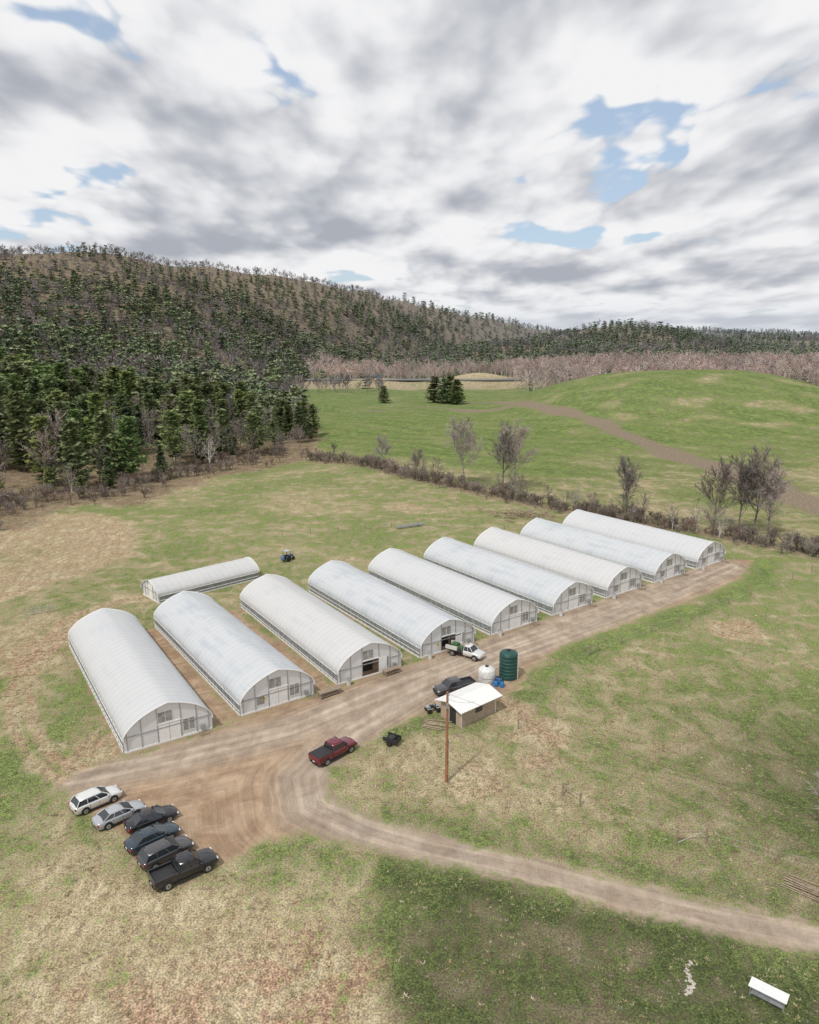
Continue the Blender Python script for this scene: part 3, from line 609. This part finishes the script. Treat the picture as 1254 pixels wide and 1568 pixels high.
b.part('pole',pm).beam((0,0,0),(0,0,10.4),.18,10,.12); b.part('insulator',galv).beam((0,0,9.9),(.3,0,10.1),.04); b.box(-.12,.12,-.3,-.12,8.6,9.2)
b.part('conduit',galv).beam((.19,0,0),(.17,0,5),.03); b.build('utility_pole',(3.9,69.3,0))
V=[];F=[]
def wire(a,bb,sag,r=.014):
    P=[]
    for k in range(25): f=k/24; P.append(Vector(a).lerp(Vector(bb),f)-Vector((0,0,sag*4*f*(1-f))))
    for p0,p1 in zip(P[:-1],P[1:]):
        o=len(V)
        for q_ in (p0,p1):
            for c in ((r,0),(-r*.5,r),(-r*.5,-r)): V.append((q_.x,q_.y+c[0],q_.z+c[1]))
        for i in range(3): F.append((o+i,o+(i+1)%3,o+3+(i+1)%3,o+3+i))
wire((3.9,69.3,10.2),(58,38,9.5),1.4); wire((3.9,69.3,9.6),(8,82,2.6),.3)
wo=bpy.data.objects.new('utility_wire',mkmesh('utility_wire',V,F,[trim])); sc.collection.objects.link(wo)
blue=pmat('blue_plastic',(.03,.2,.5),.45)
for bx,by in ((12.0,92.0),(12.4,90.9),(11.6,91.1)):
    b=MB(); b.part('barrel',blue,True).lathe([(.28,0),(.3,.05),(.3,.85),(.26,.9)],0,0,16); b.part('lid',trim).lathe([(.27,.9),(.27,.94)],0,0,16); b.build('blue_barrel',(bx,by,0))
b=MB(); b.part('bed',trim).box(-.9,.9,-.6,.6,.45,.55); b.part('sides',trim).box(-.9,.9,-.62,-.57,.553,.95); b.box(-.9,.9,.57,.62,.553,.95); b.box(-.9,-.86,-.57,.57,.553,.95); b.part('tongue',galv).beam((.9,0,.5),(1.8,0,.4),.04)
for s_ in (-1,1): b.part('wheels',rub).beam((0,s_*.64,.3),(0,s_*.8,.3),.3,16)
b.part('cover',trim).lathe([(.5,.56),(.45,.9),(.2,1.05)],0,0,12); b.build('utility_trailer',(-2.0,76.8,.0),D(150))
b=MB(); b.part('body',p_g).box(-.5,.6,-.2,.2,.5,.75); b.part('seat',trim).box(-.45,.15,-.17,.17,.753,.87); b.part('racks',galv).box(.35,.85,-.35,.35,.8,.84); b.box(-.9,-.4,-.38,.38,.8,.84); b.part('fenders',p_s).box(.35,.8,-.55,.55,.6,.66); b.box(-.85,-.35,-.55,.55,.6,.66)
b.part('handlebar',trim).beam((.3,-.38,1.05),(.3,.38,1.05),.03); b.beam((.4,0,.75),(.3,0,1.05),.04)
for xx in (-.6,.6):
    for s_ in (-1,1): b.part('wheels',rub).beam((xx,s_*.35,.3),(xx,s_*.6,.3),.3,14)
b.build('quad_bike',(2.9,84.3,0),D(20))
b=MB(); tb=pmat('blue_grey_paint',(.10,.17,.28),.4); b.part('hood',tb).box(.1,1.5,-.3,.3,.7,1.2); b.part('fenders',tb).box(-.9,-.1,-.75,-.5,.9,1.2); b.box(-.9,-.1,.5,.75,.9,1.2); b.part('seat',trim).box(-.6,-.2,-.2,.2,1.0,1.4); b.part('canopy',p_s).box(-.9,.3,-.6,.6,2.2,2.28); b.part('posts',trim)
for xx,yy in ((-.85,-.55),(-.85,.55),(.25,-.55),(.25,.55)): b.beam((xx,yy,1),(xx,yy,2.2),.04)
for s_ in (-1,1):
    b.part('wheels',rub).beam((-.5,s_*.5,.65),(-.5,s_*.85,.65),.65,18); b.beam((1.2,s_*.45,.38),(1.2,s_*.65,.38),.38,16)
b.part('sprayer_tank',tb,True).lathe([(.4,.6),(.42,.7),(.42,1.4),(.2,1.55)],-1.6,0,16); b.build('farm_tractor',(-25.5,148,0),D(60))
def table(nm,x_,y_,a,L=2.4,w=.9,h=.75,m=woodm,leg=woodm,shelf=True):
    b=MB(); b.part('top',m)
    for k in range(5): b.box(-L/2,L/2,-w/2+k*w/5+.01,-w/2+(k+1)*w/5-.01,h-.05,h)
    b.part('legs',leg)
    for sx in (-1,1):
        for sy in (-1,1): b.box(sx*(L/2-.15)-.05,sx*(L/2-.15)+.05,sy*(w/2-.1)-.05,sy*(w/2-.1)+.05,0,h-.05)
    if shelf: b.part('shelf',leg).box(-L/2+.2,L/2-.2,-w/2+.06,w/2-.06,.2,.24)
    return b.build(nm,(x_,y_,0),a)
table('potting_table',-10.5,88.6,R0,3.2,1.0,.8); table('potting_table',-2.5,94.9,R0,2.6,.9,.8)
table('white_picnic_table',25.5,43.0,D(-38),2.5,1.0,.8,wht,galv)
def hfence(x0,y0,x1,y1):
    b=MB(); b.part('posts',woodm).beam((x0,y0,0),(x0,y0,1.5),.1,8); b.beam((x1,y1,0),(x1,y1,1.5),.1,8); b.part('rail',woodm).beam((x0,y0,1.25),(x1,y1,1.2),.06,6); b.part('brace_wire',galv).beam((x0,y0,.1),(x1,y1,1.3),.015,4); b.build('fence_brace',(0,0,0))
hfence(15.7,66.9,17.1,65.1);hfence(24.8,59.5,27.6,59.7);hfence(26.6,101.1,28.2,102.5);hfence(80,140,81.5,138.5)
b=MB(); b.part('rails',galv)
for zz in (.3,.6,.9,1.2): b.beam((-64.5,116.7,zz),(-60.4,119.1,zz),.03,5)
for f in (0,.25,.5,.75,1): b.beam((-64.5+4.1*f,116.7+2.4*f,0),(-64.5+4.1*f,116.7+2.4*f,1.25),.035,5)
b.build('farm_gate',(0,0,0))
def fenceline(P,sp=5.5,h=1.35):
    b=MB(); P=[Vector((p[0],p[1],0)) for p in P]; pts=[]
    for a,c in zip(P[:-1],P[1:]):
        n=max(1,int((c-a).length/sp))
        for k in range(n): q=a.lerp(c,k/n); q.z=float(H(q.x,q.y)); pts.append(q)
    b.part('posts',woodm)
    for q in pts: b.beam(q,q+Vector((random.uniform(-.04,.04),random.uniform(-.04,.04),h)),.09,6)
    b.part('wires',galv)
    for a,c in zip(pts[:-1],pts[1:]):
        for zz in (.5,1.1): b.beam(a+Vector((0,0,zz)),c+Vector((0,0,zz)),.008,3)
    b.build('wire_fence',(0,0,0))
fenceline([(q[0]-2.5,q[1]-4) for q in HEDGE]); fenceline([(-30,168),(2,177),(30,172),(48,168)],6); fenceline([(15.7,66.9),(13,80),(20,92),(26.6,101),(50,118),(80,140)],7); fenceline([(17.1,65.1),(24.8,59.5)],5); fenceline([(27.6,59.7),(33,57),(45,52)],5)
b=MB(); b.part('boards',woodm)
for k in range(9): y0=k*.22; b.beam((random.uniform(-.2,.2),y0,.08+.05*(k%3)),(3.6+random.uniform(-.5,.3),y0+random.uniform(-.2,.2),.1+.05*(k%3)),.06,4)
b.build('lumber_pile',(32,54.0,0),D(-40))
b=MB(); b.part('boards',woodm)
for k in range(8): y0=k*.25; b.beam((random.uniform(-.2,.2),y0,.08),(3+random.uniform(-.9,.5),y0+random.uniform(-.5,.5),.12),.07,4)
b.build('lumber_pile',(1.5,80.5,0),D(-20))
b=MB(); b.part('logs',woodm)
for k in range(90): a=random.uniform(0,6.28); cx,cy=random.gauss(0,4.5),random.gauss(0,1.8); l=random.uniform(1,4); b.beam((cx,cy,random.uniform(0,1.0)),(cx+l*math.cos(a),cy+l*math.sin(a)*.6,random.uniform(.2,1.7)),random.uniform(.05,.16),6)
b.build('brush_pile',(28.5,187,0),D(-25))
b=MB(); b.part('pipes',galv)
for k in range(9): b.beam((-4,k*.15,.5+.1*(k%2)),(4,k*.15+.3,.5+.1*(k%2)),.05,6)
for xx in (-2.5,0,2.5): b.box(xx-.06,xx+.06,-.2,1.6,0,.44)
b.build('pipe_rack',(.6,175,0),D(28))
stm=pmat('pale_stone',(.46,.42,.36),.9,var=.2,scale=5)
b=MB(); b.part('stones',stm)
for k in range(70):
    f=random.random(); cx=19.6+1.9*f+.35*math.sin(f*6)+random.gauss(0,.12); cy=43.3+3.0*f+random.gauss(0,.12); r_=random.uniform(.05,.15)
    V=[(cx+r_*math.cos(a)*random.uniform(.7,1.2),cy+r_*math.sin(a)*random.uniform(.7,1.2),zz) for zz in (0,r_*.35) for a in (0,1.05,2.1,3.14,4.2,5.2)]+[(cx,cy,r_*.5)]
    b.add(V,[(i,(i+1)%6,6+(i+1)%6,6+i) for i in range(6)]+[(6+i,6+(i+1)%6,12) for i in range(6)])
b.build('stone_edging',(0,0,0))
for i in range(9):
    ox,oy=HX+11.24*i,HY+8.43*i; q=lambda a,c:(ox+.8*a-.6*c,oy+.6*a+.8*c)
    b=MB(); b.part('slats',woodm)
    for k in range(5): b.box(-.6,.6,-.5+k*.22,-.4+k*.22,.103,.13)
    b.box(-.6,-.5,-.5,.5,0,.1); b.box(.5,.6,-.5,.5,0,.1); X0=q(9.3+random.uniform(-.5,.4),-1.0); b.build('wooden_pallet',(X0[0],X0[1],0.01),random.uniform(0,3))
    if i>1:
        b=MB(); b.part('bin',wt,True).lathe([(.28,0),(.36,.8),(.38,.85)],0,0,14); b.part('lid',galv).lathe([(.39,.85),(.36,.93),(.1,.97)],0,0,14); X0=q(1.2,-.9); b.build('plastic_bin',(X0[0],X0[1],.01))
asph=pmat('asphalt',(.12,.12,.12),.9,var=.1,scale=.2); 
b=MB(); b.part('pavement',asph).box(-175,118,672,694,6.1,6.26); b.part('edge_lines',wht)
for yy in (674,692,683): b.box(-175,118,yy,yy+.35,6.264,6.268)
b.part('guardrail',galv)
b.box(-175,118,670.6,670.7,6.75,7.15); b.box(-175,118,682.6,682.7,6.75,7.15)
for k in range(73): b.box(-174+k*4,-173.85+k*4,670.703,670.85,6.0,7.1)
b.build('highway',(0,0,0))
b=MB(); b.part('panel',blue).box(-1.8,1.8,-.05,0,2.6,5.4); b.part('posts',galv).beam((-1,.1,0),(-1,.1,5),.08); b.beam((1,.1,0),(1,.1,5),.08); b.build('road_sign',(-28,668,6))
# ------------------------------------------------------------------ camera, sun, sky
cam=bpy.data.cameras.new('camera'); co=bpy.data.objects.new('camera',cam); sc.collection.objects.link(co); co.location=(0,0,46); co.rotation_euler=(math.radians(90-13.5),0,0)
cam.sensor_fit='HORIZONTAL'; cam.sensor_width=36; cam.lens=1130/1254*36; cam.clip_end=20000; cam.clip_start=.5; sc.camera=co
sd=Vector((-.33,-.47,.82)).normalized()
sl=bpy.data.lights.new('sun','SUN'); sl.energy=2.4; sl.angle=math.radians(2.5); sl.color=(1,.96,.9); so=bpy.data.objects.new('sun',sl); sc.collection.objects.link(so); so.rotation_euler=(-sd).to_track_quat('-Z','Y').to_euler()
w=bpy.data.worlds.new('World'); sc.world=w; w.use_nodes=True; t=NT(w.node_tree); t.n.clear(); out=t.N('ShaderNodeOutputWorld')
sky=t.N('ShaderNodeTexSky',sky_type='NISHITA',sun_disc=False,sun_elevation=math.asin(sd.z),sun_rotation=math.atan2(sd.x,sd.y)%(2*math.pi))
bg1=t.N('ShaderNodeBackground',{'Color':t.mix(.45,sky.outputs[0],(5.8,7.0,8.6,1)),'Strength':.11})
tc=t.N('ShaderNodeTexCoord').outputs['Generated']; sx=t.N('ShaderNodeSeparateXYZ',{0:tc}); zz=t.M('MAXIMUM',sx.outputs[2],0.0)
U=t.M('DIVIDE',sx.outputs[0],t.M('ADD',zz,.35)); Vv=t.M('MULTIPLY',t.M('LOGARITHM',t.M('ADD',zz,.055),math.e),.8)
def vec(ax,ay,az=0.0): return t.N('ShaderNodeCombineXYZ',{0:ax,1:ay,2:az}).outputs[0]
def n2d(uo,vo,scale,det,rough,dist=0.0):
    return t.n2(vec(t.M('ADD',U,uo),t.M('ADD',Vv,vo)),scale,det,rough,dist)
CU,CV=4.1,7.3
a0=n2d(CU,CV,2.1,4,.5); aup=n2d(CU,CV+.09,2.1,2,.5)
vo=t.N('ShaderNodeTexVoronoi',feature='F1',voronoi_dimensions='2D'); t.set(vo.inputs['Vector'],vec(t.M('ADD',U,t.M('MULTIPLY',a0,.3)),t.M('ADD',Vv,t.M('MULTIPLY',aup,.2)))); vo.inputs['Scale'].default_value=6.5; vo.inputs['Detail'].default_value=2.0; vo.inputs['Roughness'].default_value=.5
fine=n2d(3.,3.,12.,3,.6)
puf=t.M('SUBTRACT',.42,vo.outputs['Distance'])
d0=t.M('ADD',t.M('ADD',a0,t.M('MULTIPLY',puf,.2)),t.M('MULTIPLY',t.M('SUBTRACT',fine,.5),.08))
def gap(cu,cv,ru,rv_,k):
    a=t.M('DIVIDE',t.M('SUBTRACT',U,cu),ru); c=t.M('DIVIDE',t.M('SUBTRACT',Vv,cv),rv_); d=t.M('ADD',t.M('MULTIPLY',a,a),t.M('MULTIPLY',c,c)); return t.M('MULTIPLY',t.M('EXPONENT',t.M('MULTIPLY',d,-1.)),k)
# thin spots in the cloud deck
gp=t.M('ADD',t.M('ADD',gap(.04,-1.11,.13,.05,.20),gap(.48,-1.40,.28,.07,.17)),gap(-.07,-.715,.07,.04,.12))
dens=t.M('SUBTRACT',d0,gp)
cov=t.mr(dens,.215,.29)
lit=t.M('SUBTRACT',aup,a0)
brr=t.M('ADD',.79,t.M('MULTIPLY',lit,2.3)); brr=t.M('ADD',brr,t.mr(dens,.30,.66,.16,-.20)); brr=t.M('ADD',brr,t.M('MULTIPLY',puf,.55)); brr=t.M('ADD',brr,t.M('MULTIPLY',t.M('SUBTRACT',fine,.5),.35))
ccol=t.mix(t.mr(brr,.1,.98,0,1),(.41,.435,.49,1),(.90,.90,.91,1))
haze=t.mr(zz,.0,.06,.6,0)
ccol=t.mix(haze,ccol,(.68,.72,.78,1)); cov=t.M('MAXIMUM',cov,haze)
bg2=t.N('ShaderNodeBackground',{'Color':ccol,'Strength':1.0})
mx=t.N('ShaderNodeMixShader',{0:cov,1:bg1.outputs[0],2:bg2.outputs[0]}); t.set(out.inputs[0],mx.outputs[0])
sc.view_settings.view_transform='Standard'; sc.view_settings.look='None'; sc.view_settings.exposure=0
print('counts near',NNC,'farcon',NFC,'farbare',NFB,'tufts',NT_)
